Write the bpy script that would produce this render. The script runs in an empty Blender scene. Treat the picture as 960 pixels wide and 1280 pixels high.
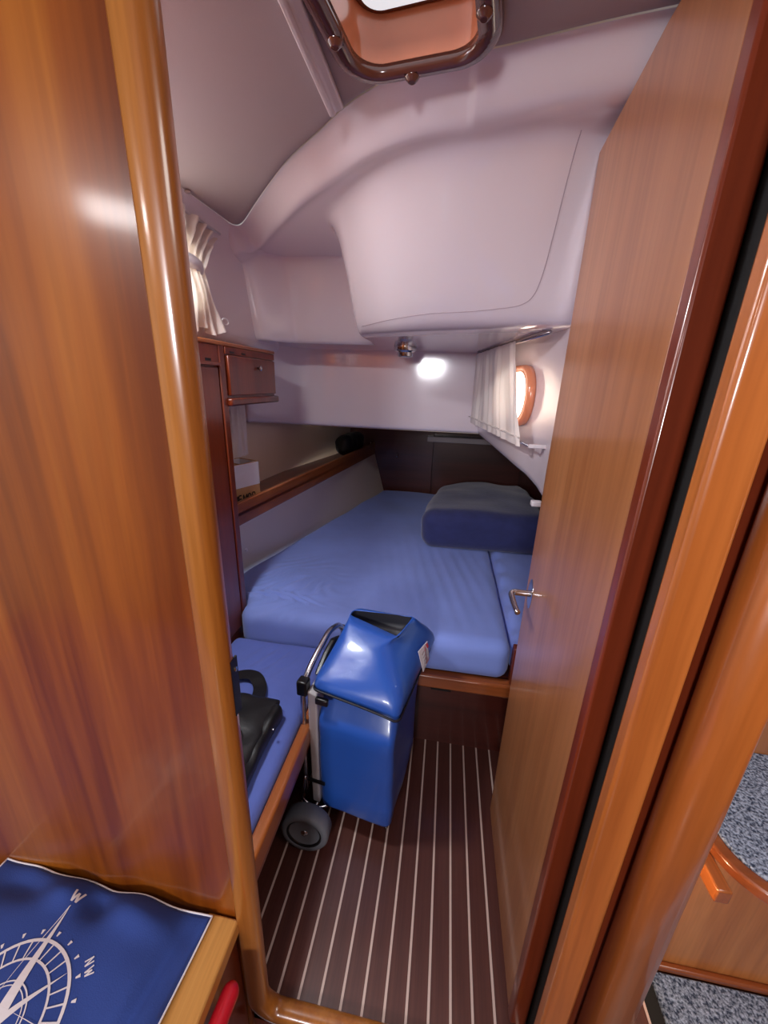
import bpy, bmesh, math, random
from mathutils import Vector, Matrix, noise
random.seed(4)
S = bpy.context.scene
COL = S.collection
PI = math.pi

# ------------------------------------------------------------------ camera
H = 1.40
Dv = Vector((-49, 1457, 485)).normalized()
Fv = Vector((83, -159, 485)); Fv = (Fv - Dv * Fv.dot(Dv)).normalized()
Rv = Dv.cross(Fv)
if Rv.x < 0: Rv = -Rv
ex = Vector((Rv.x, Fv.x, -Dv.x)); ey = Vector((Rv.y, Fv.y, -Dv.y)); ez = Vector((Rv.z, Fv.z, -Dv.z))
cam_d = bpy.data.cameras.new('camera'); cam = bpy.data.objects.new('camera', cam_d); COL.objects.link(cam)
m = Matrix((( ex.x, -ey.x, -ez.x, 0), (ex.y, -ey.y, -ez.y, 0), (ex.z, -ey.z, -ez.z, H), (0, 0, 0, 1)))
cam.matrix_world = m
cam_d.sensor_fit = 'HORIZONTAL'; cam_d.sensor_width = 36; cam_d.lens = 36 * 485 / 960
cam_d.clip_start = 0.02
S.camera = cam

# ------------------------------------------------------------------ world, lights, exposure
S.view_settings.view_transform = 'Standard'; S.view_settings.look = 'None'
S.view_settings.gamma = 1; S.view_settings.use_curve_mapping = False
S.view_settings.exposure = 0.75
S.cycles.use_denoising = True
S.cycles.max_bounces = 10; S.cycles.diffuse_bounces = 6; S.cycles.glossy_bounces = 5
S.cycles.sample_clamp_indirect = 6; S.cycles.caustics_reflective = False; S.cycles.caustics_refractive = False
w = bpy.data.worlds.new('world'); S.world = w; w.use_nodes = True
w.node_tree.nodes['Background'].inputs[0].default_value = (0.75, 0.85, 1.0, 1)
w.node_tree.nodes['Background'].inputs[1].default_value = 0.6

def area(name, loc, target, sx, sy, power, col):
    l = bpy.data.lights.new(name, 'AREA'); l.shape = 'RECTANGLE'; l.size = sx; l.size_y = sy
    l.energy = power; l.color = col
    o = bpy.data.objects.new(name, l); COL.objects.link(o); o.location = loc
    d = Vector(target) - Vector(loc)
    o.rotation_euler = d.to_track_quat('-Z', 'Y').to_euler()
    return o
DAY = (0.90, 0.90, 1.0)
area('saloon_hatch_light', (-1.25, -0.65, 1.96), (-1.2, -0.6, 0), 0.24, 0.24, 5.0, (1.0, 0.93, 0.92))
area('companionway_light', (0.95, 0.10, 2.05), (0.55, 0.75, 0.2), 0.6, 0.5, 6.0, (1.0, 0.92, 0.84))
area('saloon_forward_window_light', (-0.35, -1.9, 1.72), (-0.05, 1.2, 1.25), 0.36, 0.30, 23.0, (0.97, 0.95, 1.0))
area('added_cabin_fill', (-0.68, 0.66, 1.860), (-0.55, 0.75, 0), 0.14, 0.14, 7.0, (0.94, 0.96, 1.0))  # added fill light for the cabin, hidden behind the door post

# ------------------------------------------------------------------ materials
def lin(c):
    return tuple((x / 255 / 12.92) if x / 255 <= 0.04045 else ((x / 255 + 0.055) / 1.055) ** 2.4 for x in c) + (1,)
MATS = {}
def nodes(name):
    mt = bpy.data.materials.new(name); mt.use_nodes = True; MATS[name] = mt
    nt = mt.node_tree
    return mt, nt, nt.nodes['Principled BSDF']
def plain(name, rgb, rough=0.5, metal=0.0, coat=0.0, var=0.0, vscale=30, bump=0.0, bscale=200, sheen=0.0, trans=0.0):
    mt, nt, b = nodes(name)
    b.inputs['Base Color'].default_value = lin(rgb); b.inputs['Roughness'].default_value = rough
    b.inputs['Metallic'].default_value = metal; b.inputs['Coat Weight'].default_value = coat
    b.inputs['Coat Roughness'].default_value = 0.08
    b.inputs['Sheen Weight'].default_value = sheen
    tc = nt.nodes.new('ShaderNodeTexCoord')
    if var:
        n = nt.nodes.new('ShaderNodeTexNoise'); n.inputs['Scale'].default_value = vscale; n.inputs['Detail'].default_value = 4
        nt.links.new(tc.outputs['Object'], n.inputs['Vector'])
        r = nt.nodes.new('ShaderNodeValToRGB')
        c = lin(rgb)
        r.color_ramp.elements[0].position = 0.3; r.color_ramp.elements[1].position = 0.7
        r.color_ramp.elements[0].color = tuple(x * (1 - var) for x in c[:3]) + (1,)
        r.color_ramp.elements[1].color = tuple(min(1, x * (1 + var)) for x in c[:3]) + (1,)
        nt.links.new(n.outputs['Fac'], r.inputs['Fac']); nt.links.new(r.outputs['Color'], b.inputs['Base Color'])
    if bump:
        n2 = nt.nodes.new('ShaderNodeTexNoise'); n2.inputs['Scale'].default_value = bscale; n2.inputs['Detail'].default_value = 3
        nt.links.new(tc.outputs['Object'], n2.inputs['Vector'])
        bp = nt.nodes.new('ShaderNodeBump'); bp.inputs['Strength'].default_value = bump; bp.inputs['Distance'].default_value = 0.004
        nt.links.new(n2.outputs['Fac'], bp.inputs['Height']); nt.links.new(bp.outputs['Normal'], b.inputs['Normal'])
    if trans:
        t = nt.nodes.new('ShaderNodeBsdfTranslucent'); t.inputs['Color'].default_value = lin(rgb)
        mx = nt.nodes.new('ShaderNodeMixShader'); mx.inputs[0].default_value = trans
        out = nt.nodes['Material Output']
        nt.links.new(b.outputs[0], mx.inputs[1]); nt.links.new(t.outputs[0], mx.inputs[2]); nt.links.new(mx.outputs[0], out.inputs['Surface'])
    return mt
def wood(name, dark, mid, light, axis='z', scale=14.0, rough=0.28, coat=0.6, stretch=0.045):
    """varnished mahogany: streaks stretched along one axis, with fine pores"""
    mt, nt, b = nodes(name)
    tc = nt.nodes.new('ShaderNodeTexCoord'); mp = nt.nodes.new('ShaderNodeMapping')
    sc = [1, 1, 1]; sc['xyz'.index(axis)] = stretch; mp.inputs['Scale'].default_value = sc
    nt.links.new(tc.outputs['Object'], mp.inputs['Vector'])
    n = nt.nodes.new('ShaderNodeTexNoise'); n.inputs['Scale'].default_value = scale; n.inputs['Detail'].default_value = 5
    n.inputs['Roughness'].default_value = 0.55; n.inputs['Distortion'].default_value = 0.3
    nt.links.new(mp.outputs[0], n.inputs['Vector'])
    r = nt.nodes.new('ShaderNodeValToRGB'); e = r.color_ramp.elements
    e[0].position = 0.32; e[0].color = lin(dark); e[1].position = 0.68; e[1].color = lin(light)
    k = e.new(0.5); k.color = lin(mid)
    nt.links.new(n.outputs['Fac'], r.inputs['Fac'])
    n2 = nt.nodes.new('ShaderNodeTexNoise'); n2.inputs['Scale'].default_value = scale * 9; n2.inputs['Detail'].default_value = 2
    nt.links.new(mp.outputs[0], n2.inputs['Vector'])
    mx = nt.nodes.new('ShaderNodeMixRGB'); mx.blend_type = 'MULTIPLY'; mx.inputs[0].default_value = 0.35
    r2 = nt.nodes.new('ShaderNodeValToRGB'); r2.color_ramp.elements[0].position = 0.3; r2.color_ramp.elements[1].position = 0.6
    r2.color_ramp.elements[0].color = (0.55, 0.5, 0.45, 1)
    nt.links.new(n2.outputs['Fac'], r2.inputs['Fac'])
    nt.links.new(r.outputs['Color'], mx.inputs[1]); nt.links.new(r2.outputs['Color'], mx.inputs[2])
    nt.links.new(mx.outputs[0], b.inputs['Base Color'])
    b.inputs['Roughness'].default_value = rough; b.inputs['Coat Weight'].default_value = coat; b.inputs['Coat Roughness'].default_value = 0.12
    return mt
def emit(name, rgb, s):
    mt, nt, b = nodes(name)
    b.inputs['Base Color'].default_value = lin(rgb); b.inputs['Emission Color'].default_value = lin(rgb); b.inputs['Emission Strength'].default_value = s
    return mt

wood('mahogany_panel', (110, 48, 10), (150, 78, 18), (176, 104, 32), scale=9, rough=0.34, coat=0.4)
wood('mahogany_light', (136, 76, 26), (162, 98, 38), (180, 116, 52), scale=16, rough=0.28)
wood('mahogany_door', (152, 92, 52), (170, 110, 66), (184, 124, 78), scale=10, rough=0.32)
wood('mahogany_red', (98, 37, 18), (120, 48, 23), (138, 62, 31), scale=10, rough=0.28)
wood('mahogany_red_x', (98, 37, 18), (120, 48, 23), (138, 62, 31), axis='x', scale=10, rough=0.28)
wood('mahogany_rail_y', (138, 72, 32), (164, 92, 44), (184, 110, 58), axis='y', scale=12, rough=0.28)
wood('mahogany_rail_x', (128, 62, 30), (150, 80, 40), (170, 96, 50), axis='x', scale=12, rough=0.28)
wood('mahogany_jamb', (160, 84, 34), (184, 104, 46), (204, 124, 60), scale=12, rough=0.3)
wood('mahogany_riser', (178, 108, 56), (198, 128, 70), (212, 144, 84), scale=12, rough=0.35, coat=0.3)
wood('mahogany_plank', (66, 32, 26), (80, 42, 34), (94, 52, 42), axis='y', scale=22, rough=0.4, coat=0.2)
wood('board_oak', (196, 138, 70), (208, 152, 82), (216, 164, 94), axis='y', scale=18, rough=0.4, coat=0.2)
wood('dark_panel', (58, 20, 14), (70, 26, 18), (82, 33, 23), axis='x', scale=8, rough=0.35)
plain('holly', (196, 172, 160), 0.5)
plain('gelcoat', (224, 214, 221), 0.12, coat=0.7)
plain('gelcoat_warm', (234, 216, 192), 0.35)
plain('headliner', (164, 150, 152), 0.7, bump=0.15, bscale=900)
plain('white_plastic', (214, 208, 212), 0.35)
plain('seam_grey', (168, 152, 162), 0.4)
plain('grey_trim', (150, 138, 142), 0.4)
plain('bronze_frame', (92, 52, 42), 0.18, coat=0.8)
plain('amber_trunk', (214, 134, 96), 0.2, coat=0.6, var=0.12, vscale=6)
emit('hatch_lid', (226, 236, 244), 0.5)
emit('daylight', (250, 248, 236), 2.2)
plain('sheet_blue', (126, 148, 222), 0.85, var=0.06, vscale=5, bump=0.12, bscale=25, sheen=0.2)
plain('cushion_blue', (86, 104, 180), 0.85, var=0.06, vscale=6, bump=0.1, bscale=40, sheen=0.2)
plain('navy_quilt', (42, 48, 98), 0.9, var=0.12, vscale=20, bump=0.3, bscale=60, sheen=0.3)
plain('navy_canvas', (44, 72, 148), 0.85, var=0.08, vscale=9, bump=0.2, bscale=500)
plain('white_print', (232, 230, 236), 0.8)
plain('curtain_cloth', (236, 228, 222), 0.85, trans=0.10)
plain('vinyl_blue', (38, 84, 172), 0.32, coat=0.2, bump=0.25, bscale=14)
plain('vinyl_navy', (30, 48, 108), 0.4)
plain('vinyl_dark', (14, 16, 30), 0.5)
plain('vinyl_grey', (206, 204, 206), 0.4)
plain('black_nylon', (16, 16, 18), 0.45, bump=0.25, bscale=40)
plain('black_plastic', (14, 14, 16), 0.35)
plain('rubber_grey', (104, 106, 112), 0.6)
plain('chrome', (205, 205, 210), 0.12, metal=1.0)
plain('steel_tube', (190, 190, 196), 0.25, metal=1.0)
plain('black_gap', (6, 5, 5), 0.8)
plain('cardboard', (190, 150, 104), 0.8, var=0.08)
plain('box_white', (226, 226, 232), 0.6)
plain('ink', (40, 34, 30), 0.7)
plain('red_plastic', (196, 22, 44), 0.3, coat=0.4)
plain('red_print', (190, 50, 60), 0.5)
def carpet_mat():
    mt, nt, b = nodes('carpet')
    tc = nt.nodes.new('ShaderNodeTexCoord')
    v = nt.nodes.new('ShaderNodeTexNoise'); v.inputs['Scale'].default_value = 170; v.inputs['Detail'].default_value = 3
    nt.links.new(tc.outputs['Object'], v.inputs['Vector'])
    r = nt.nodes.new('ShaderNodeValToRGB'); e = r.color_ramp.elements
    e[0].position = 0.36; e[0].color = lin((44, 58, 82)); e[1].position = 0.66; e[1].color = lin((176, 192, 216))
    nt.links.new(v.outputs['Fac'], r.inputs['Fac']); nt.links.new(r.outputs['Color'], b.inputs['Base Color'])
    b.inputs['Roughness'].default_value = 0.95
    bp = nt.nodes.new('ShaderNodeBump'); bp.inputs['Strength'].default_value = 0.8; bp.inputs['Distance'].default_value = 0.006
    nt.links.new(v.outputs['Fac'], bp.inputs['Height']); nt.links.new(bp.outputs['Normal'], b.inputs['Normal'])
carpet_mat()

# ------------------------------------------------------------------ builders
WL = {}
def thing(name, label, cat, loc, group=None, kind=None):
    o = bpy.data.objects.new(name, None); COL.objects.link(o); o.location = loc; o.empty_display_size = 0.05
    WL[o.name] = Vector(loc); tag(o, label, cat, group, kind); return o
def tag(o, label=None, cat=None, group=None, kind=None):
    if label: o['label'] = label
    if cat: o['category'] = cat
    if group: o['group'] = group
    if kind: o['kind'] = kind
    return o
def obj(name, bm, mat, parent=None, smooth=False, bevel=0.0, seg=2, label=None):
    me = bpy.data.meshes.new(name)
    bmesh.ops.recalc_face_normals(bm, faces=bm.faces[:]) if not getattr(bm, 'keep', False) else None
    cs = [v.co for v in bm.verts]
    lo = Vector([min(c[i] for c in cs) for i in range(3)]); hi = Vector([max(c[i] for c in cs) for i in range(3)])
    c = Vector(((lo.x + hi.x) / 2, (lo.y + hi.y) / 2, lo.z))
    for v in bm.verts: v.co -= c
    bm.to_mesh(me); bm.free()
    o = bpy.data.objects.new(name, me); COL.objects.link(o)
    me.materials.append(MATS[mat])
    if smooth:
        for p in me.polygons: p.use_smooth = True
    WL[o.name] = c.copy()
    if parent is not None:
        o.parent = parent; o.location = c - WL[parent.name]
    else:
        o.location = c
    if bevel:
        b = o.modifiers.new('bevel', 'BEVEL'); b.width = bevel; b.segments = seg; b.limit_method = 'ANGLE'; b.angle_limit = 0.6
        for p in me.polygons: p.use_smooth = True
        try: me.set_sharp_from_angle(angle=0.7)
        except Exception: pass
    if label: o['label'] = label
    return o
def struct(name, bm, mat, label=None, **k):
    o = obj(name, bm, mat, **k); o['kind'] = 'structure'
    if label: o['label'] = label
    return o
def B(): return bmesh.new()
def box(bm, x0, x1, y0, y1, z0, z1):
    vs = [bm.verts.new((x, y, z)) for z in (z0, z1) for y in (y0, y1) for x in (x0, x1)]
    for f in ((0, 1, 3, 2), (4, 5, 7, 6), (0, 1, 5, 4), (2, 3, 7, 6), (0, 2, 6, 4), (1, 3, 7, 5)):
        bm.faces.new([vs[i] for i in f])
    return bm
def bx(*a): return box(B(), *a)
def prism(bm, pts, dvec):
    """closed solid: polygon (3D points) extruded by a vector"""
    d = Vector(dvec)
    a = [bm.verts.new(p) for p in pts]; b = [bm.verts.new(Vector(p) + d) for p in pts]
    bm.faces.new(a); bm.faces.new(b[::-1])
    n = len(pts)
    for i in range(n): bm.faces.new((a[i], a[(i + 1) % n], b[(i + 1) % n], b[i]))
    return bm
def frames(pts):
    pts = [Vector(p) for p in pts]; out = []
    t0 = (pts[1] - pts[0]).normalized()
    up = Vector((0, 0, 1)) if abs(t0.z) < 0.9 else Vector((0, 1, 0))
    n = (up - t0 * up.dot(t0)).normalized()
    for i, p in enumerate(pts):
        a = pts[max(i - 1, 0)]; b = pts[min(i + 1, len(pts) - 1)]
        t = (b - a).normalized(); n = (n - t * n.dot(t)).normalized()
        out.append((p, t, n, t.cross(n)))
    return out
def tube(bm, pts, r, seg=10, close=True):
    rr = r if isinstance(r, (list, tuple)) else [r] * len(pts)
    rings = []
    for (p, t, n, b), q in zip(frames(pts), rr):
        rings.append([bm.verts.new(p + (n * math.cos(2 * PI * k / seg) + b * math.sin(2 * PI * k / seg)) * q) for k in range(seg)])
    for a, b in zip(rings, rings[1:]):
        for k in range(seg): bm.faces.new((a[k], a[(k + 1) % seg], b[(k + 1) % seg], b[k]))
    if close: bm.faces.new(rings[0][::-1]); bm.faces.new(rings[-1])
    return bm
def lathe(bm, prof, origin, axis='z', seg=32):
    """profile of (radius, height) turned round an axis; closes at both ends"""
    ax = {'z': (Vector((1, 0, 0)), Vector((0, 1, 0)), Vector((0, 0, 1))), 'y': (Vector((1, 0, 0)), Vector((0, 0, 1)), Vector((0, 1, 0))),
          'x': (Vector((0, 1, 0)), Vector((0, 0, 1)), Vector((1, 0, 0)))}[axis]
    O = Vector(origin); rings = []
    for r, h in prof:
        rings.append([bm.verts.new(O + ax[0] * r * math.cos(2 * PI * k / seg) + ax[1] * r * math.sin(2 * PI * k / seg) + ax[2] * h) for k in range(seg)])
    for a, b in zip(rings, rings[1:]):
        for k in range(seg): bm.faces.new((a[k], a[(k + 1) % seg], b[(k + 1) % seg], b[k]))
    bm.faces.new(rings[0][::-1]); bm.faces.new(rings[-1])
    return bm
def grid(bm, nu, nv, f):
    vs = [[bm.verts.new(f(i / (nu - 1), j / (nv - 1))) for j in range(nv)] for i in range(nu)]
    for i in range(nu - 1):
        for j in range(nv - 1): bm.faces.new((vs[i][j], vs[i + 1][j], vs[i + 1][j + 1], vs[i][j + 1]))
    return vs
def softbox(nx, ny, nz, fun):
    """surface grid of the unit cube, each (a,b,c) in [0,1]^3 mapped by fun"""
    bm = B(); d = {}
    def V(i, j, k):
        key = (i, j, k)
        if key not in d: d[key] = bm.verts.new(fun(i / nx, j / ny, k / nz))
        return d[key]
    for i in range(nx):
        for j in range(ny):
            for k in (0, nz): bm.faces.new((V(i, j, k), V(i + 1, j, k), V(i + 1, j + 1, k), V(i, j + 1, k)))
    for i in range(nx):
        for k in range(nz):
            for j in (0, ny): bm.faces.new((V(i, j, k), V(i + 1, j, k), V(i + 1, j, k + 1), V(i, j, k + 1)))
    for j in range(ny):
        for k in range(nz):
            for i in (0, nx): bm.faces.new((V(i, j, k), V(i, j + 1, k), V(i, j + 1, k + 1), V(i, j, k + 1)))
    return bm
def rbox(a, b, c, L, W, T, r):
    """rounded box coordinates: (a,b,c) in [0,1] to a box L x W x T with radius r"""
    p = Vector((a * L, b * W, c * T))
    q = Vector((min(max(p.x, r), L - r), min(max(p.y, r), W - r), min(max(p.z, min(r, T / 2)), T - min(r, T / 2))))
    dlt = p - q
    if dlt.length > 1e-9:
        s = max(abs(dlt.x), abs(dlt.y), abs(dlt.z))
        return q + dlt.normalized() * s
    return p
def ease(t): t = min(1, max(0, t)); return t * t * (3 - 2 * t)
def soft01(t, k=0.12):
    """ramp from 0 to 1 with rounded ends"""
    def sp(x): return k * math.log1p(math.exp(min(60, x / k))) if x / k < 50 else x
    return sp(t) - sp(t - 1)
def interp(pts, x):
    if x <= pts[0][0]: return pts[0][1]
    for (a, fa), (b, fb) in zip(pts, pts[1:]):
        if x <= b: return fa + (fb - fa) * (x - a) / (b - a)
    return pts[-1][1]
def smooth_curve(pts, n=8):
    """Catmull-Rom through points"""
    P = [Vector(p) for p in pts]; P = [P[0] * 2 - P[1]] + P + [P[-1] * 2 - P[-2]]
    out = []
    for i in range(1, len(P) - 2):
        for k in range(n):
            t = k / n; a, b, c, d = P[i - 1:i + 3]
            out.append(0.5 * (2 * b + (c - a) * t + (2 * a - 5 * b + 4 * c - d) * t * t + (3 * b - a - 3 * c + d) * t ** 3))
    out.append(P[-2]); return out

# ================================================================== STRUCTURE
# ---- cabin floor: planks with pale inlay strips
fl = struct('floor', bx(-0.62, 0.62, 0.45, 1.30, -0.05, -0.008), 'black_gap', label='dark mahogany cabin sole with pale inlay strips')
xs = [0.119 + 0.0513 * k for k in range(-11, 10)]
for i, x in enumerate(xs[:-1]):
    obj('plank', bx(x + 0.0025, x + 0.0488, 0.47, 1.29, -0.012, 0.0), 'mahogany_plank', fl, bevel=0.001)
for x in xs:
    obj('inlay_strip', bx(x - 0.0030, x + 0.0030, 0.47, 1.29, -0.012, 0.0003), 'holly', fl)
struct('floor_saloon', bx(-2.0, 1.7, -2.7, 0.44, -0.21, -0.155), 'mahogany_plank', label='dark wooden saloon floor before the doorway')

struct('floor_steps', bx(0.43, 1.5, 0.44, 1.06, -0.21, -0.155), 'mahogany_plank', label='dark wooden floor under the companionway steps')
# ---- headliner
YB = [(-0.90, 1.44), (-0.82, 1.44), (-0.800, 1.455), (-0.785, 1.485), (-0.765, 1.490), (-0.73, 1.455), (-0.66, 1.37), (-0.56, 1.25), (-0.44, 1.115), (-0.316, 1.0), (-0.24, 0.93), (-0.174, 0.885), (-0.11, 0.853), (-0.046, 0.835), (0.05, 0.82), (0.2, 0.79), (0.40, 0.76)]
YBs = [(p.x, p.y) for p in smooth_curve([(a, b, 0) for a, b in YB], 6)]
def yb(x): return interp(YBs, x)
def zlift(x): return 0.0
bm = B()
def hl(u, v):
    x = -0.80 + 1.16 * u; y = 0.45 + (yb(x) + 0.004 - 0.45) * v
    e = min((1 - v) * (yb(x) - 0.45), x + 0.80)
    return Vector((x, y, 1.898 + 0.012 * math.exp(-e / 0.012)))
g = grid(bm, 150, 70, hl)
# hatch hole
HX0, HX1, HY0, HY1 = -0.188, 0.006, 0.53, 0.828
HROT = math.radians(-8)
def in_hatch(p):
    q = Matrix.Rotation(-HROT, 3, 'Z') @ (p - Vector((-0.111, 0.670, p.z)))
    return abs(q.x) < 0.110 and abs(q.y) < 0.160
bmesh.ops.delete(bm, geom=[f for f in bm.faces if in_hatch(f.calc_center_median())], context='FACES')
ceil = struct('ceiling', bm, 'headliner', label='grey vinyl headliner panel over the aft cabin', smooth=True)
obj('button', lathe(B(), [(0.0, 0), (0.007, 0.0005), (0.009, 0.003), (0.008, 0.006)], (-0.775, 1.215, 1.890), seg=16), 'headliner', ceil, smooth=True)
struct('ceiling_deck', bx(-1.1, 0.9, 0.44, 3.4, 2.06, 2.1), 'gelcoat_warm', label='underside of the deck above the headliner')

# ---- white cover strip along the headliner
tr = struct('trim_1', prism(B(), [(-0.272, 0.46, 1.898), (-0.242, 0.46, 1.898), (-0.242, 0.46, 1.889), (-0.256, 0.46, 1.886), (-0.260, 0.46, 1.879), (-0.270, 0.46, 1.879)], (0, 0.455, 0)), 'white_plastic', label='white plastic cover strip along the headliner', bevel=0.003)

# ---- GRP cockpit moulding (heightfield seen from below)
YT = [(-0.42, 1.36), (-0.34, 1.25), (-0.2, 1.10), (-0.08, 1.02), (0.03, 0.985), (0.15, 0.985), (0.25, 1.01), (0.36, 1.03)]
YO = [(-0.42, 1.56), (-0.34, 1.50), (-0.2, 1.405), (-0.08, 1.345), (0.03, 1.30), (0.15, 1.25), (0.25, 1.225), (0.36, 1.20)]
YTs = [(p.x, p.y) for p in smooth_curve([(a, b, 0) for a, b in YT], 6)]
YOs = [(p.x, p.y) for p in smooth_curve([(a, b, 0) for a, b in YO], 6)]
ZU = 1.56
def moulding_z(x, y):
    d = y - yb(x)
    slope = 0.75 if x < 0 else 1.0
    zc = 1.904 - 0.034 * ease(d * slope / 0.09) - 0.006 * math.exp(-((d - 0.11) / 0.03) ** 2)
    zc -= 0.05 * ease((-0.76 - x) / 0.075) * ease((y - 1.45) / 0.2)
    t = (y - interp(YTs, x)) / (interp(YOs, x) - interp(YTs, x))
    sf = soft01(t, 0.075)
    sf = min(1, max(0, sf)) * ease((x + 0.425) / 0.085)
    sb = ease((y - (1.725 - 0.11 * ease((-0.70 - x) / 0.14))) / 0.14)
    sb = sb + (1 - ease((y - 1.70) / 0.1)) * 0
    s = 1 - (1 - sf) * (1 - sb)
    fil = 0.14 * ease((x - 0.245) / 0.075) * ease((y - 1.0) / 0.12)
    z = zc - (zc - ZU) * s - fil * (1 - s)
    # shallow raised panel on the sloping face
    if t > 0.1: pass
    return z
bm = B()
NX, NY = 190, 190
def mp(u, v):
    x = -0.885 + 1.23 * u; y0 = yb(x); y = y0 + (2.24 - y0) * v
    return Vector((x, y, moulding_z(x, y)))
grid(bm, NX, NY, mp)
mould = struct('ceiling_moulding', bm, 'gelcoat', label='glossy white moulded underside of the cockpit bulging into the cabin', smooth=True)
# fine seam line of the panel on the bulge
seam = [(-0.325, 1.475), (-0.2, 1.375), (-0.08, 1.305), (0.03, 1.262), (0.12, 1.225), (0.17, 1.205), (0.195, 1.185), (0.205, 1.15), (0.207, 1.10), (0.207, 1.05), (0.207, 1.01), (0.206, 0.97)]
sp = smooth_curve([(x, y, 0) for x, y in seam], 6)
obj('seam', tube(B(), [(p.x, p.y, moulding_z(p.x, p.y) + 0.0003) for p in sp], 0.0013, 6), 'seam_grey', mould, smooth=True)

# lower face under the cockpit: runs aft along the hull, turns and crosses the cabin
path = smooth_curve([(-0.985, 1.722, 0), (-0.935, 1.725, 0), (-0.908, 1.745, 0), (-0.897, 1.85, 0), (-0.875, 1.98, 0), (-0.82, 2.11, 0), (-0.70, 2.185, 0), (-0.50, 2.20, 0), (-0.2, 2.20, 0), (0.08, 2.20, 0), (0.20, 2.20, 0)], 6)
bm = B()
def zb(y): return 1.4 - 0.1125 * y
rows = [(0.0, 1.575, 1), (0, 1.5, 1), (0, 1.4, 1), (0, 1.3, 1), (0.0, 0.03, 0), (0.003, 0.012, 0), (0.010, 0.003, 0), (0.022, 0.0, 0), (0.30, 0.0, 0)]
vs = []
for i, p in enumerate(path):
    a = path[max(0, i - 1)]; b = path[min(len(path) - 1, i + 1)]
    t = (b - a).normalized(); n = Vector((-t.y, t.x, 0))
    vs.append([bm.verts.new(p + n * off + Vector((0, 0, z if ab else zb(p.y) + z))) for off, z, ab in rows])
for a, b in zip(vs, vs[1:]):
    for k in range(len(rows) - 1): bm.faces.new((a[k], b[k], b[k + 1], a[k + 1]))
struct('wall_cockpit', bm, 'gelcoat', label='white glossy face below the cockpit above the berth', smooth=True)
struct('ceiling_aft', bx(-0.85, 0.60, 2.235, 3.35, 1.148, 1.17), 'gelcoat_warm', label='low white ceiling over the foot of the berth')

# right side wall with the cockpit port
bm = B()
def wx(y): return 0.312 if y < 1.25 else 0.312 - 0.155 * (y - 1.25) - 0.006
WP = smooth_curve([(0.315, 0.99, 0), (0.315, 1.12, 0), (0.312, 1.25, 0), (0.297, 1.40, 0), (0.267, 1.58, 0), (0.225, 1.84, 0), (0.18, 2.10, 0), (0.163, 2.22, 0)], 6)
vs = []
for p in WP:
    zb_ = interp([(0.9, 1.03), (1.20, 1.055), (1.32, 1.078), (1.45, 1.095), (1.6, 1.104), (2.2, 1.148)], p.y)
    rr = [(0, 1.90), (0, 1.8), (0, 1.65), (0, 1.5), (0, 1.35), (0, 1.2), (0, zb_ + 0.03), (0.003, zb_ + 0.012), (0.01, zb_ + 0.003), (0.022, zb_), (0.40, zb_)]
    vs.append([bm.verts.new((p.x + o, p.y, z)) for o, z in rr])
for a, b in zip(vs, vs[1:]):
    for k in range(len(rr) - 1): bm.faces.new((a[k], a[k + 1], b[k + 1], b[k]))
wr = struct('wall_right', bm, 'gelcoat', label='white moulded side wall with oval port and curtain', smooth=True)
def wallx(y):
    for a, b in zip(WP, WP[1:]):
        if a.y <= y <= b.y: return a.x + (b.x - a.x) * (y - a.y) / (b.y - a.y)
    return WP[-1].x
# clip at the corner of the wall
obj('clip', bx(0.282, 0.314, 1.225, 1.25, 1.045, 1.062), 'white_plastic', wr, bevel=0.003)

# cockpit port
def rrect(cu, cv, hu, hv, r, n=8):
    o = []
    for (sx, sy, a0) in ((1, 1, 0), (-1, 1, PI / 2), (-1, -1, PI), (1, -1, 3 * PI / 2)):
        for k in range(n + 1):
            a = a0 + PI / 2 * k / n
            o.append((cu + sx * (hu - r) + r * math.cos(a), cv + sy * (hv - r) + r * math.sin(a)))
    return o
def ring(bm, outer, inner, fo, depth):
    """flat ring between two loops of equal count; fo maps (u,v,h) to 3D"""
    n = len(outer)
    L = [[bm.verts.new(fo(u, v, h)) for u, v in lp] for lp, h in ((outer, 0), (outer, depth * 0.6), ([((o[0] * 0.8 + i[0] * 0.2), (o[1] * 0.8 + i[1] * 0.2)) for o, i in zip(outer, inner)], depth), (inner, depth), (inner, 0))]
    for a, b in zip(L, L[1:] + [L[0]]):
        for k in range(n): bm.faces.new((a[k], a[(k + 1) % n], b[(k + 1) % n], b[k]))
    return bm
pc, ph = 1.735, 0.225
def portmap(u, v, h): return Vector((wallx(min(u, 2.2)) - 0.002 - h, u, v))
win = struct('window_1', ring(B(), rrect(1.605, 1.370, 0.160, 0.108, 0.100), rrect(1.605, 1.370, 0.136, 0.084, 0.078), portmap, 0.026), 'amber_trunk', label='oval cockpit port with varnished wooden rim', smooth=True)
bm = B(); bm.faces.new([bm.verts.new(portmap(u, v, 0.004)) for u, v in rrect(1.605, 1.370, 0.138, 0.086, 0.079)])
obj('pane', bm, 'daylight', win)

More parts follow.
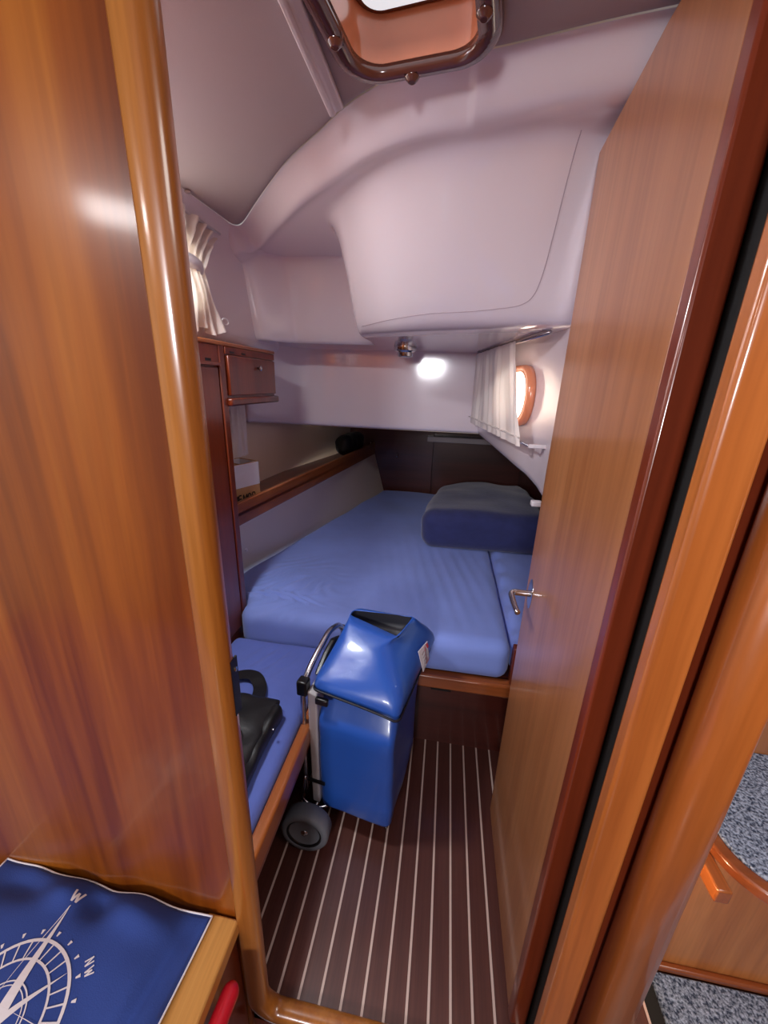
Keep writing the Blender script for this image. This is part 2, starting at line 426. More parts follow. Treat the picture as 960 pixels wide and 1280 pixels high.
# ---- hull side, upper white wall with port
bm = B()
prof = [(-0.796, 1.906), (-0.802, 1.895), (-0.812, 1.885), (-0.824, 1.865), (-0.832, 1.83), (-0.838, 1.75), (-0.842, 1.65), (-0.846, 1.56), (-0.850, 1.535), (-0.862, 1.522), (-0.95, 1.518)]
vs = [[bm.verts.new((x - 0.02 * ease((y - 1.4) / 0.6), y, z)) for x, z in prof] for y in [0.47 + 0.06 * k for k in range(30)]]
for a, b in zip(vs, vs[1:]):
    for k in range(len(prof) - 1): bm.faces.new((a[k], b[k], b[k + 1], a[k + 1]))
wl = struct('wall_left', bm, 'gelcoat', label='white moulded hull side above the lockers', smooth=True)
w2 = struct('window_2', ring(B(), rrect(1.13, 1.70, 0.2, 0.13, 0.1), rrect(1.13, 1.70, 0.18, 0.11, 0.085), lambda u, v, h: Vector((-0.836 + h, u, v)), 0.012), 'white_plastic', label='hull port behind the tied curtain', smooth=True)
bm = B(); bm.faces.new([bm.verts.new((-0.832, u, v)) for u, v in rrect(1.13, 1.70, 0.18, 0.11, 0.085)])
obj('pane', bm, 'daylight', w2)

# hull side below, tapering aft
bm = B()
def hull(u, v):
    y = 0.9 + 2.5 * u; z = 0.86 + 0.70 * v
    x = -0.965 + 0.02 * (1 - v) * 0 + 0.24 * ease((y - 1.6) / 2.6) - 0.01 * math.sin(v * PI)
    return Vector((x, y, z))
grid(bm, 30, 12, hull)
struct('wall_hull', bm, 'gelcoat_warm', label='cream hull lining above the side shelf', smooth=True)
# panel below the shelf, down to the berth
def railx(y): return -0.80 + 0.118 * (y - 1.38)
def hullm(y): return interp([(0.9, -0.99), (1.3, -0.965), (1.58, -0.925), (2.2, -0.77), (3.22, -0.50), (3.4, -0.45)], y)
bm = B()
grid(bm, 40, 10, lambda u, v: Vector(((railx(1.3 + 2.0 * u) - 0.012) * v + hullm(1.3 + 2.0 * u) * (1 - v), 1.3 + 2.0 * u, 0.49 + 0.36 * v)))
wlow = struct('wall_lining', bm, 'gelcoat_warm', label='cream lining panel between berth and side shelf', smooth=True)
obj('stud', lathe(B(), [(0.0, 0), (0.006, 0.0), (0.007, 0.003), (0.003, 0.006)], (-0.855, 1.50, 0.66), axis='x', seg=12), 'white_plastic', wlow, smooth=True)

# aft wall
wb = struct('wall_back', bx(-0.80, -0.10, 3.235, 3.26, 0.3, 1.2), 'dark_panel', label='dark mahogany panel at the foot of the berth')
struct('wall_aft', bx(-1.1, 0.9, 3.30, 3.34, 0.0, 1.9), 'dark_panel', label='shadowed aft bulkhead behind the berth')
obj('hook', tube(B(), [(-0.393, 3.235, 0.845), (-0.393, 3.215, 0.845), (-0.393, 3.205, 0.83), (-0.393, 3.205, 0.815), (-0.393, 3.215, 0.808)], 0.006, 8), 'chrome', wb, smooth=True)
obj('hook', tube(B(), [(-0.62, 3.235, 0.925), (-0.62, 3.215, 0.925), (-0.62, 3.205, 0.91), (-0.62, 3.205, 0.895)], 0.006, 8), 'chrome', wb, smooth=True)
struct('trim_2', bx(-0.15, 0.55, 3.20, 3.30, 0.955, 1.0), 'grey_trim', label='grey ledge high on the aft bulkhead', bevel=0.005)
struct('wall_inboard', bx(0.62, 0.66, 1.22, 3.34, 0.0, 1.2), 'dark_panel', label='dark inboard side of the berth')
struct('wall_inboard_panel', bx(0.40, 0.43, 0.50, 1.06, -0.2, 2.04), 'mahogany_red', label='mahogany partition between doorway and companionway steps')

# ---- bulkhead left of the doorway
struct('wall_bulkhead', bx(-2.0, -0.341, 0.444, 0.476, -0.2, 2.1), 'mahogany_panel', label='varnished mahogany bulkhead panel left of the doorway')
# frame post running down into the sill with a rounded corner
PX = -0.325
cl = [(PX, 2.1), (PX, 1.5), (PX, 0.9), (PX, 0.4), (PX, 0.09)]
R_ = 0.055
for k in range(1, 11):
    a = PI + PI / 2 * k / 10
    cl.append((PX + R_ + R_ * math.cos(a), 0.062 + R_ * math.sin(a)))
cl += [(0.0, 0.007), (0.30, 0.007)]
prof = [(-0.0180, -0.013), (-0.0180, 0.022), (0.010, 0.022), (0.019, 0.016), (0.0245, 0.008), (0.0255, 0.000), (0.0245, -0.007), (0.020, -0.014), (0.012, -0.018), (0.0, -0.0195), (-0.012, -0.0185), (-0.0165, -0.0165)]
bm = B(); rings = []
for i, p in enumerate(cl):
    a = cl[max(0, i - 1)]; b = cl[min(len(cl) - 1, i + 1)]
    t = Vector((b[0] - a[0], 0, b[1] - a[1])).normalized(); n = Vector((-t.z, 0, t.x))     # n points into the opening
    wdt = 1.0 if i < 8 else max(0.75, 1.0 - 0.05 * (i - 8))
    rings.append([bm.verts.new(Vector((p[0], 0.452, p[1])) + n * q[0] * wdt + Vector((0, q[1], 0))) for q in prof])
for a, b in zip(rings, rings[1:]):
    for k in range(len(prof)): bm.faces.new((a[k], a[(k + 1) % len(prof)], b[(k + 1) % len(prof)], b[k]))
bm.faces.new(rings[0]); bm.faces.new(rings[-1][::-1])
post = struct('trim_3', bm, 'mahogany_light', label='rounded light mahogany door post curving into the sill', bevel=0.004)
sk = obj('strike_plate', bx(-0.3015, -0.2985, 0.450, 0.468, 0.880, 0.985), 'black_plastic', post, label='black strike plate')
obj('screw', lathe(B(), [(0.0, 0), (0.004, 0.0), (0.004, 0.0015), (0.001, 0.002)], (-0.2985, 0.460, 0.965), axis='x', seg=10), 'chrome', sk)

struct('wall_sill', bx(-0.345, 0.43, 0.450, 0.468, -0.2, -0.012), 'mahogany_red', label='mahogany riser below the door sill')
# ---- right side of the doorway
struct('trim_4', bx(0.2625, 0.309, 0.432, 0.458, -0.2, 2.1), 'mahogany_jamb', label='flat mahogany jamb strip on the hinge side of the door', bevel=0.006, seg=3)
struct('wall_jamb', bx(0.315, 0.41, 0.462, 0.53, -0.2, 2.1), 'mahogany_red', label='dark recessed jamb behind the strip')
struct('trim_5', bx(0.289, 0.315, 0.459, 0.53, -0.2, 2.1), 'black_gap', label='black strip in the hinge gap standing for its shade')  # gap filled with black, its shade put in as colour
bm = B(); n = 20
pf = []
for k in range(n):
    a = 2 * PI * k / n
    pf.append((0.364 + 0.033 * math.copysign(abs(math.cos(a)) ** 0.8, math.cos(a)), 0.436 + 0.030 * math.copysign(abs(math.sin(a)) ** 0.8, math.sin(a)), -0.2))
struct('trim_6', prism(bm, pf, (0, 0, 2.3)), 'mahogany_jamb', label='thick rounded mahogany pillar beside the companionway steps', smooth=True)

# ---- door, opened into the cabin
dr = thing('door_1', 'open varnished mahogany cabin door with chrome lever', None, (0.272, 0.76, 0.02), kind='structure')
obj('leaf', prism(B(), [(0.252, 0.545, 0.02), (0.252, 1.0, 0.02), (0.252, 1.0, 1.843), (0.252, 0.76, 1.878), (0.252, 0.545, 1.885)], (0.040, 0, 0)), 'mahogany_door', dr, bevel=0.002)
obj('hinge_stile', bx(0.250, 0.287, 0.520, 0.545, 0.02, 1.885), 'mahogany_red', dr, bevel=0.004, label='dark rounded hinge edge')
hp = obj('handle_plate', lathe(B(), [(0, 0), (0.024, 0.0), (0.024, 0.003), (0.020, 0.0045), (0, 0.0046)], (0, 0, 0), axis='x', seg=28), 'chrome', dr, smooth=False)
for v in hp.data.vertices: v.co.z = v.co.z * 1.75; v.co.x = -v.co.x
hz = 0.885
hp.location = Vector((0.252, 0.955, hz - 0.042)) - WL[dr.name]; WL[hp.name] = Vector((0.252, 0.955, hz))
lv = smooth_curve([(0.252, 0.955, hz), (0.232, 0.955, hz), (0.212, 0.953, hz + 0.001), (0.203, 0.944, hz), (0.202, 0.925, hz - 0.002), (0.204, 0.89, hz - 0.006), (0.207, 0.868, hz - 0.008)], 6)
lo = obj('lever', tube(B(), lv, [0.0085] * 10 + [0.0085 - 0.00005 * k for k in range(len(lv) - 10)], 12), 'chrome', dr, smooth=True)

# ---- saloon shell behind the photographer
struct('ceiling_saloon', bx(-2.0, 0.45, -2.7, 0.45, 1.98, 2.02), 'headliner', label='pale saloon ceiling before the doorway')
struct('wall_saloon_left', bx(-2.04, -2.0, -2.7, 0.47, -0.2, 2.0), 'gelcoat_warm', label='pale saloon side wall')
struct('wall_saloon_right', bx(1.5, 1.54, -2.7, 1.1, -0.2, 2.0), 'mahogany_panel', label='mahogany saloon side wall')
struct('wall_saloon_forward', bx(-2.0, 1.5, -2.74, -2.7, -0.2, 2.0), 'gelcoat_warm', label='pale saloon forward wall')

# ---- hatch overhead
hatch = struct('window_3', ring(B(), rrect((HX0 + HX1) / 2 + 0.002, 0.678, 0.131, 0.172, 0.07, 10), rrect((HX0 + HX1) / 2, 0.678, 0.098, 0.150, 0.045, 10), lambda u, v, h: Vector((u, v, 1.899 - h)), 0.016), 'bronze_frame', label='overhead deck hatch with bronze frame and amber trunk', smooth=True)
lp = rrect((HX0 + HX1) / 2, 0.678, 0.098, 0.150, 0.045, 10)
bm = B(); a = [bm.verts.new((u, v, 1.8985)) for u, v in lp]; b = [bm.verts.new((u, v, 1.966)) for u, v in lp]
for k in range(len(lp)): bm.faces.new((a[k], a[(k + 1) % len(lp)], b[(k + 1) % len(lp)], b[k]))
obj('trunk', bm, 'amber_trunk', hatch, smooth=True)
obj('lid', prism(B(), [(u, v, 1.956) for u, v in rrect((HX0 + HX1) / 2, 0.664, 0.086, 0.152, 0.03, 8)], (0, 0, 0.008)), 'hatch_lid', hatch)
obj('lid_gasket', ring(B(), rrect((HX0 + HX1) / 2, 0.664, 0.098, 0.164, 0.04, 8), rrect((HX0 + HX1) / 2, 0.664, 0.086, 0.150, 0.03, 8), lambda u, v, h: Vector((u, v, 1.965 - h)), 0.006), 'bronze_frame', hatch)
for (x, y, ang) in ((-0.105, 0.842, 0), (-0.201, 0.745, PI / 2), (0.018, 0.752, PI / 2), (-0.201, 0.58, PI / 2), (0.018, 0.58, PI / 2)):
    bm = lathe(B(), [(0, 0.0), (0.006, 0.0), (0.012, 0.006), (0.013, 0.016), (0.0, 0.016)], (x, y, 1.876), seg=16)
    box(bm, x - 0.012, x + 0.012, y - 0.012, y + 0.006, 1.883, 1.892) if ang == 0 else box(bm, x - 0.006, x + 0.012, y - 0.010, y + 0.010, 1.883, 1.892)
    obj('catch', bm, 'bronze_frame', hatch, bevel=0.001)
hatch.rotation_euler.z = HROT; hatch.location += Vector((-0.022, -0.008, 0))

# ================================================================== OBJECTS
# ---- berth base
bb = thing('berth_base', 'dark mahogany berth base with rounded front rail', 'berth', (-0.03, 1.24, 0))
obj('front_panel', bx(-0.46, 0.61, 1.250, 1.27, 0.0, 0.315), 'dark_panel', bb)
obj('front_rail', bx(-0.345, 0.335, 1.205, 1.252, 0.305, 0.362), 'mahogany_rail_x', bb, bevel=0.010, seg=3)
obj('rail_lip', bx(-0.345, 0.335, 1.232, 1.25, 0.288, 0.308), 'mahogany_red_x', bb, bevel=0.003)
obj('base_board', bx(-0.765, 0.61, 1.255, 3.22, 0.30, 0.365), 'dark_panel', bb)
obj('end_upright', bx(0.300, 0.335, 1.212, 1.25, 0.362, 0.520), 'mahogany_red', bb, bevel=0.006)
fp = obj('finger_pull', bx(0.02, 0.10, 1.246, 1.252, 0.262, 0.282), 'black_plastic', bb, bevel=0.003, label='dark finger pull')

# ---- mattresses
def mattress_left(y): return interp([(1.20, -0.755), (1.30, -0.76), (1.325, -0.78), (1.36, -0.935), (1.58, -0.915), (2.2, -0.765), (3.22, -0.505)], y)
def main_m(a, b, c):
    L, W, T = 1.0, 2.0, 0.165
    p = rbox(a, b, c, 1.05, W, T, 0.05)
    y = 1.215 + p.y
    xl = mattress_left(y); x = xl + (0.297 - xl) * (p.x / 1.05)
    z = 0.362 + p.z
    if c > 0.5:
        z += 0.010 * noise.noise(Vector((x * 3, y * 3, 1))) * c
        f = math.exp(-((x + 0.62) / 0.16) ** 2 - ((y - 1.42) / 0.22) ** 2)
        z += f * (0.030 + 0.011 * math.sin((x * 0.8 - y * 1.1 + 0.25 * noise.noise(Vector((x * 5, y * 5, 7)))) * 95))
        f2 = math.exp(-((y - 1.24) / 0.10) ** 2); z += 0.0
        f3 = math.exp(-((x - 0.05) / 0.22) ** 2 - ((y - 1.75) / 0.4) ** 2)
        z += f3 * 0.003 * math.sin((x * 1.2 + y * 0.25) * 90)
    return Vector((x, y, z))
mt_ = obj('mattress', softbox(90, 130, 8, main_m), 'sheet_blue', smooth=True)
tag(mt_, 'large mattress in a light blue fitted sheet filling the berth', 'mattress')
def side_m(a, b, c):
    p = rbox(a, b, c, 0.31, 1.95, 0.16, 0.045)
    x = 0.303 + p.x; y = 1.262 + p.y; z = 0.362 + p.z
    if c > 0.5: z += 0.006 * noise.noise(Vector((x * 9, y * 7, 3))) + 0.010 * math.exp(-((x - 0.32) / 0.03) ** 2) * math.sin(y * 40)
    return Vector((x, y, z))
tag(obj('mattress', softbox(16, 60, 6, side_m), 'sheet_blue', smooth=True), 'narrow blue infill mattress beside the open door', 'mattress')

# ---- folded quilt
def quilt(a, b, c):
    p = rbox(a, b, c, 0.70, 0.92, 0.225, 0.075)
    x = -0.095 + p.x; y = 2.0 + p.y + 0.03 * (p.x / 0.66); z = 0.522 + p.z
    n_ = noise.noise(Vector((x * 5, y * 5, z * 5)))
    d = Vector((a - 0.5, b - 0.5, (c - 0.5))).normalized()
    k = min(1, max(0, (c - 0.1) * 2))
    x -= 0.06 * (1 - 0) * ease((p.y - 0.2) / 0.7) * (-1) * (1 - p.x / 0.66)
    return Vector((x, y, z)) + Vector((d.x, d.y, d.z)) * 0.018 * n_ * k + Vector((0, 0, -0.035 * k * ease((0.25 - p.x) / 0.25) * ease((p.y - 0.2) / 0.5) - 0.03 * k * ease((p.y - 0.5) / 0.4)))
tag(obj('quilt', softbox(44, 56, 14, quilt), 'navy_quilt', smooth=True), 'folded dark navy quilt lying on the mattress', 'bedding')

# ---- side bench with cushion
bn = thing('side_bench', 'mahogany side bench with rounded edge rail under a blue cushion', 'bench', (-0.57, 0.86, 0))
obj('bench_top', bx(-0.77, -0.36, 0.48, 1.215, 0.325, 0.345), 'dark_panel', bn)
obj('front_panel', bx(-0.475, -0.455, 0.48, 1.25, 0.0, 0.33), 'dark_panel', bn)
obj('edge_rail', bx(-0.366, -0.335, 0.485, 1.205, 0.345, 0.412), 'mahogany_rail_y', bn, bevel=0.009, seg=3)
obj('rail_bead', bx(-0.366, -0.341, 0.485, 1.205, 0.315, 0.345), 'mahogany_red', bn, bevel=0.006, seg=3)
def scush(a, b, c):
    p = rbox(a, b, c, 0.395, 0.72, 0.085, 0.03)
    x = -0.763 + p.x; y = 0.487 + p.y; z = 0.346 + p.z
    if c > 0.5:
        z += 0.004 * noise.noise(Vector((x * 6, y * 6, 5)))
        f = math.exp(-((x + 0.56) / 0.09) ** 2 - ((y - 1.10) / 0.06) ** 2); z += f * 0.007 * math.sin((x * 1.0 - y * 0.5) * 110)
    return Vector((x, y, z))
tag(obj('seat_cushion', softbox(40, 70, 6, scush), 'cushion_blue', smooth=True), 'flat violet blue cushion on the side bench under black bag', 'cushion')

# ---- hanging locker
lk = thing('hanging_locker', 'tall red mahogany hanging locker beside the door post', 'locker', (-0.86, 1.1, 0))
obj('carcass', bx(-0.97, -0.772, 0.86, 1.300, 0.0, 1.470), 'mahogany_red', lk)
obj('locker_door', bx(-0.774, -0.762, 0.90, 1.262, 0.44, 1.432), 'mahogany_red', lk, bevel=0.003)
obj('stile', bx(-0.774, -0.759, 1.268, 1.302, 0.42, 1.505), 'mahogany_red', lk, bevel=0.004)
hr = obj('head_rail', bx(-0.774, -0.760, 0.90, 1.266, 1.440, 1.500), 'mahogany_red', lk, bevel=0.003)
obj('latch_slot', bx(-0.7605, -0.7585, 1.19, 1.22, 1.449, 1.457), 'black_plastic', hr)
obj('rail_lip', bx(-0.760, -0.752, 0.90, 1.264, 1.436, 1.446), 'mahogany_red', lk, bevel=0.002)
tp = []
obj('top_board', bx(-0.99, -0.757, 0.86, 1.70, 1.500, 1.514), 'mahogany_rail_y', lk, bevel=0.004)

# ---- wall cabinet
wc = thing('wall_cabinet', 'small red mahogany wall cabinet with drop flap and knob', 'cabinet', (-0.85, 1.49, 1.307))
obj('carcass', bx(-0.97, -0.764, 1.303, 1.690, 1.318, 1.499), 'mahogany_red', wc)
fd = obj('flap_door', bx(-0.766, -0.752, 1.312, 1.682, 1.340, 1.472), 'mahogany_red', wc, bevel=0.003)
obj('knob', lathe(B(), [(0, 0), (0.004, 0.0), (0.004, 0.006), (0.010, 0.010), (0.010, 0.015), (0.0, 0.019)], (-0.752, 1.525, 1.438), axis='x', seg=18), 'chrome', fd, smooth=True)
obj('bottom_lip', bx(-0.97, -0.744, 1.300, 1.695, 1.305, 1.332), 'mahogany_red', wc, bevel=0.006)
hd = obj('head_rail', bx(-0.766, -0.756, 1.303, 1.690, 1.475, 1.499), 'mahogany_red', wc, bevel=0.002)
for y in (1.345, 1.425):
    obj('vent_slot', bx(-0.757, -0.755, y - 0.014, y + 0.014, 1.480, 1.486), 'black_plastic', hd)

# ---- side shelf
sh = thing('side_shelf', 'long mahogany shelf with fiddle rail along the hull', 'shelf', (-0.8, 2.2, 0.86))
ys = [1.30 + 0.19 * k for k in range(11)]
bm = B(); prism(bm, [(railx(1.30), 1.30, 0.868), (railx(3.22), 3.22, 0.868), (-0.72, 3.22, 0.868), (-0.97, 2.0, 0.868), (-0.99, 1.30, 0.868)], (0, 0, 0.014)); obj('board', bm, 'mahogany_red', sh)
bm = B(); prism(bm, [(railx(1.30), 1.30, 0.826), (railx(3.22), 3.22, 0.826), (railx(3.22) - 0.02, 3.22, 0.826), (railx(1.30) - 0.02, 1.30, 0.826)], (0, 0, 0.098)); obj('fiddle_rail', bm, 'mahogany_rail_y', sh, bevel=0.006, seg=3)

# ---- cardboard box on the shelf
ang = math.radians(-20); cb = Vector((-0.880, 1.50, 0.8825))
cx = thing('cardboard_box', 'open white and brown cardboard box on the side shelf', 'box', cb)
def RB(bm, x0, x1, y0, y1, z0, z1):
    box(bm, x0, x1, y0, y1, z0, z1)
    return bm
def rot(bm, c, a):
    M = Matrix.Translation(c) @ Matrix.Rotation(a, 4, 'Z')
    for v in bm.verts: v.co = M @ v.co
    return bm
hx, hy, hh = 0.058, 0.085, 0.180
obj('base', rot(RB(B(), -hx, hx, -hy, hy, 0, 0.004), cb, ang), 'cardboard', cx)
for (a0, a1, b0, b1) in ((-hx, hx, -hy, -hy + 0.004), (-hx, hx, hy - 0.004, hy), (-hx, -hx + 0.004, -hy, hy), (hx - 0.004, hx, -hy, hy)):
    sd = obj('side', rot(RB(B(), a0, a1, b0, b1, 0, hh), cb, ang), 'cardboard', cx)
    obj('white_band', rot(RB(B(), a0 - 0.0008, a1 + 0.0008, b0 - 0.0008, b1 + 0.0008, hh * 0.44, hh * 0.985), cb, ang), 'box_white', sd)
def stroke_mesh(bm, strokes, wd, f):
    """ribbons along 2D polylines, mapped to 3D by f(u,v)"""
    for st in strokes:
        pts = [Vector((p[0], p[1], 0)) for p in st]; L = []
        for i, p in enumerate(pts):
            t = (pts[min(i + 1, len(pts) - 1)] - pts[max(i - 1, 0)]).normalized(); n = Vector((-t.y, t.x, 0)) * wd / 2
            L.append((bm.verts.new(f((p + n).x, (p + n).y)), bm.verts.new(f((p - n).x, (p - n).y))))
        for a, b in zip(L, L[1:]): bm.faces.new((a[0], a[1], b[1], b[0]))
    return bm
GL = {'M': [[(0, 0), (0, 1)], [(0, 1), (.35, .3), (.7, 1)], [(.7, 1), (.7, 0)]], 'E': [[(0, 0), (0, 1)], [(0, 1), (.55, 1)], [(0, .5), (.5, .5)], [(0, 0), (.55, 0)]],
      'O': [[(.3 + .3 * math.cos(k * PI / 8), .5 + .5 * math.sin(k * PI / 8)) for k in range(17)]], 'R': [[(0, 0), (0, 1)], [(0, 1), (.45, 1), (.55, .78), (.45, .52), (0, .5)], [(.25, .5), (.6, 0)]],
      'W': [[(0, 1), (.22, 0)], [(.22, 0), (.42, .8)], [(.42, .8), (.62, 0)], [(.62, 0), (.85, 1)]], 'N': [[(0, 0), (0, 1)], [(0, 1), (.55, 0)], [(.55, 0), (.55, 1)]],
      'V': [[(0, 1), (.3, 0)], [(.3, 0), (.6, 1)]]}
def text_strokes(s, h, gap=0.85):
    out = []; x = 0
    for ch in s:
        for st in GL[ch]: out.append([((x + p[0] * 0.9) * h, p[1] * h) for p in st])
        x += gap
    return out
Mrot = Matrix.Translation(cb) @ Matrix.Rotation(ang, 4, 'Z')
bm = stroke_mesh(B(), text_strokes('MEMOR', 0.030, 0.82), 0.006, lambda u, v: Mrot @ Vector((-0.055 + u, -hy - 0.0015, 0.018 + v)))
obj('lettering', bm, 'ink', cx)
bm = stroke_mesh(B(), text_strokes('MEMOR', 0.030, 0.82), 0.006, lambda u, v: Mrot @ Vector((hx + 0.0015, -0.06 + u, 0.018 + v)))
obj('lettering', bm, 'ink', cx)
bm = rot(RB(B(), -hx + 0.005, hx - 0.005, -0.002, 0.002, 0, 0.085), Vector((0, 0, 0)), 0)
for v in bm.verts: v.co = Mrot @ (Matrix.Translation((0, -0.03, hh - 0.03)) @ Matrix.Rotation(0.9, 4, 'X') @ v.co)
obj('flap', bm, 'cardboard', cx)
bm = rot(RB(B(), -0.03, 0.03, -0.04, 0.03, 0.02, 0.17), cb, ang); obj('contents', bm, 'cardboard', cx, bevel=0.01)

# ---- black bag at the far end of the shelf
def dark_bag(a, b, c):
    p = rbox(a, b, c, 0.13, 0.34, 0.15, 0.06); n_ = noise.noise(p * 14)
    y = 2.72 + p.y
    return Vector((railx(y) - 0.16 + p.x + 0.01 * n_, y, 0.882 + p.z + (0.012 * n_ if c > 0.2 else 0)))
tag(obj('soft_bag', softbox(16, 24, 12, dark_bag), 'black_nylon', smooth=True), 'black soft bag at the far end of the side shelf', 'bag')

# ---- curtains
def pleats(p0, p1, tops, bots, nfold, amp, name, label, side, near_top=None, near_bot=None, nu=120, nv=24, mat='curtain_cloth'):
    bm = B(); p0, p1 = Vector(p0), Vector(p1)
    d = (p1 - p0); L = d.length; t = d / L; n = Vector((t.y, -t.x, 0)) * side
    def f(u, v):
        s0 = (near_bot or 0) * v + (near_top or 0) * (1 - v)
        s = s0 + (L - s0) * u
        ph = u * nfold * 2 * PI + 1.3 * math.sin(u * 17) + 0.9 * math.sin(v * 4 + u * 9)
        am = amp * (0.35 + 0.65 * min(1, v * 3)) * (0.5 if v > 0.93 else 1) * (0.55 + 0.45 * math.sin(u * 23 + 2 * v))
        q = p0 + t * s + n * (am * math.sin(ph) + amp)
        z = tops(s / L) * (1 - v) + bots(s / L) * v
        return Vector((q.x, q.y, z))
    grid(bm, nu, nv, f)
    o = obj(name, bm, mat, smooth=True)
    return o
ct = thing('curtain', 'white gathered curtain across the oval cockpit port', 'curtain', (0.22, 1.8, 1.21))
c1 = pleats((0.250, 1.325, 0), (0.128, 2.165, 0), lambda s: 1.553, lambda s: 1.215, 10, 0.010, 'cloth', None, -1, near_top=0.20, near_bot=0.01)
c1.parent = ct; c1.location = WL[c1.name] - WL[ct.name]
hem = [(0.250 - 0.122 * k / 20 - 0.017, 1.335 + 0.83 * k / 20, 1.245 + 0.001 * math.sin(k * 2.2)) for k in range(21)]
obj('gather_cord', tube(B(), hem, 0.003, 6), 'curtain_cloth', ct, smooth=True)
obj('top_rod', tube(B(), [(0.270, 1.28, 1.553), (0.126, 2.17, 1.553)], 0.006, 8), 'steel_tube', ct, smooth=True)
obj('bottom_rod', tube(B(), [(0.262, 1.29, 1.225), (0.126, 2.17, 1.225)], 0.004, 8), 'steel_tube', ct, smooth=True)
obj('rod_socket', bx(0.258, 0.312, 1.280, 1.292, 1.219, 1.231), 'white_plastic', ct, bevel=0.003)

# tied curtain on the hull port
tc_ = thing('curtain', 'white tied back curtain at the hull port above the locker', 'curtain', (-0.80, 1.3, 1.54))
bm = B()
def tied(u, v):
    z = 1.862 - 0.318 * v
    wv = interp([(0, 1.0), (0.25, 0.62), (0.45, 0.42), (0.62, 0.62), (0.85, 0.95), (1, 1.0)], v)
    cen = interp([(0, 1.30), (0.45, 1.235), (1, 1.27)], v)
    y = cen + 0.13 * wv * (u - 0.5) * 2
    ph = u * 2 * PI * 5 + 2 * v + math.sin(u * 9)
    x = -0.812 + 0.012 * math.sin(ph) * (0.6 + wv * 0.5) + 0.008 * math.sin(v * 9 + u * 4)
    if v < 0.12: x -= 0.005
    return Vector((x, y, z + 0.01 * math.sin(u * 14) * v + 0.03 * (u - 0.5) * -1 * (1 - v)))
grid(bm, 70, 30, tied)
obj('cloth', bm, 'curtain_cloth', tc_, smooth=True)
bm = lathe(B(), [(0.0, 0), (0.046, 0.0), (0.048, 0.012), (0.047, 0.024), (0, 0.024)], (0, 0, 0), seg=20)
for v in bm.verts: v.co = Vector((-0.806 + v.co.x * 0.55, 1.235 + v.co.y * 1.2, 1.715 + v.co.z - 0.2 * v.co.y))
obj('tie_band', bm, 'white_plastic', tc_, smooth=True)
obj('top_rod', tube(B(), [(-0.815, 1.0, 1.865), (-0.815, 1.44, 1.862)], 0.004, 8), 'white_plastic', tc_, smooth=True)
lpz = [(-0.808, 1.412 + 0.022 * math.cos(a), 1.588 + 0.010 * math.sin(a)) for a in [2 * PI * k / 14 for k in range(15)]]
obj('cord_loop', tube(B(), lpz, 0.0025, 6), 'white_print', tc_, smooth=True)
# lower curtain between cabinet and shelf
c3 = pleats((-0.925, 1.50, 0), (-0.925, 1.705, 0), lambda s: 1.31 , lambda s: 1.06, 4, 0.010, 'curtain', None, 1, nu=60)
tag(c3, 'white curtain hanging below the wall cabinet behind the cardboard box', 'curtain')

# ---- downlight
dl = thing('ceiling_lamp', 'small chrome reading lamp under the white moulding', 'lamp', (-0.215, 1.90, 1.515))
obj('housing', lathe(B(), [(0.0, 0.0), (0.034, 0.0), (0.036, 0.004), (0.038, 0.020), (0.048, 0.024), (0.052, 0.034), (0.052, 0.047), (0.0, 0.047)], (-0.215, 1.90, 1.515), seg=32), 'chrome', dl, smooth=False, bevel=0.002)
obj('lens', lathe(B(), [(0.0, 0.0), (0.026, 0.0), (0.026, 0.003), (0.0, 0.003)], (-0.215, 1.90, 1.5135), seg=24), 'white_plastic', dl)

dm = thing('added_dome_lamp', 'added unseen white dome lamp that fills the cabin with light', 'lamp', (-0.68, 0.66, 1.868))  # unseen housing added around the cabin fill light
obj('base', lathe(B(), [(0.0, 0.0), (0.085, 0.0), (0.09, 0.006), (0.09, 0.026), (0.0, 0.03)], (-0.68, 0.66, 1.870), seg=36), 'white_plastic', dm)
obj('bezel', ring(B(), rrect(-0.68, 0.66, 0.09, 0.09, 0.0895), rrect(-0.68, 0.66, 0.078, 0.078, 0.0775), lambda u, v, h: Vector((u, v, 1.872 - h)), 0.008), 'chrome', dm, smooth=True)
# ---- shopping trolley
P0 = Vector((-0.075, 0.827, 0)); A_ = math.radians(8)
U_ = Vector((math.cos(A_), -math.sin(A_), 0)); V_ = Vector((math.sin(A_), math.cos(A_), 0))
def TL(u, v, z): return P0 + U_ * u + V_ * v + Vector((0, 0, z))
tl = thing('shopping_trolley', 'blue vinyl shopping trolley bag on two wheels before the berth', 'trolley', TL(-0.12, 0.16, 0))
def rr_ring(u0, u1, v0, v1, r, n=5, sub=7):
    """rounded rectangle loop with subdivided sides"""
    c = [(u1 - r, v0 + r, -PI / 2), (u1 - r, v1 - r, 0), (u0 + r, v1 - r, PI / 2), (u0 + r, v0 + r, PI)]
    out = []
    for i, (cu, cv, a0) in enumerate(c):
        arc = [(cu + r * math.cos(a0 + PI / 2 * k / n), cv + r * math.sin(a0 + PI / 2 * k / n)) for k in range(n + 1)]
        nu_, nv_, a1 = c[(i + 1) % 4]
        nxt = (nu_ + r * math.cos(a1), nv_ + r * math.sin(a1))
        out += arc
        for k in range(1, sub): out.append((arc[-1][0] + (nxt[0] - arc[-1][0]) * k / sub, arc[-1][1] + (nxt[1] - arc[-1][1]) * k / sub))
    return out
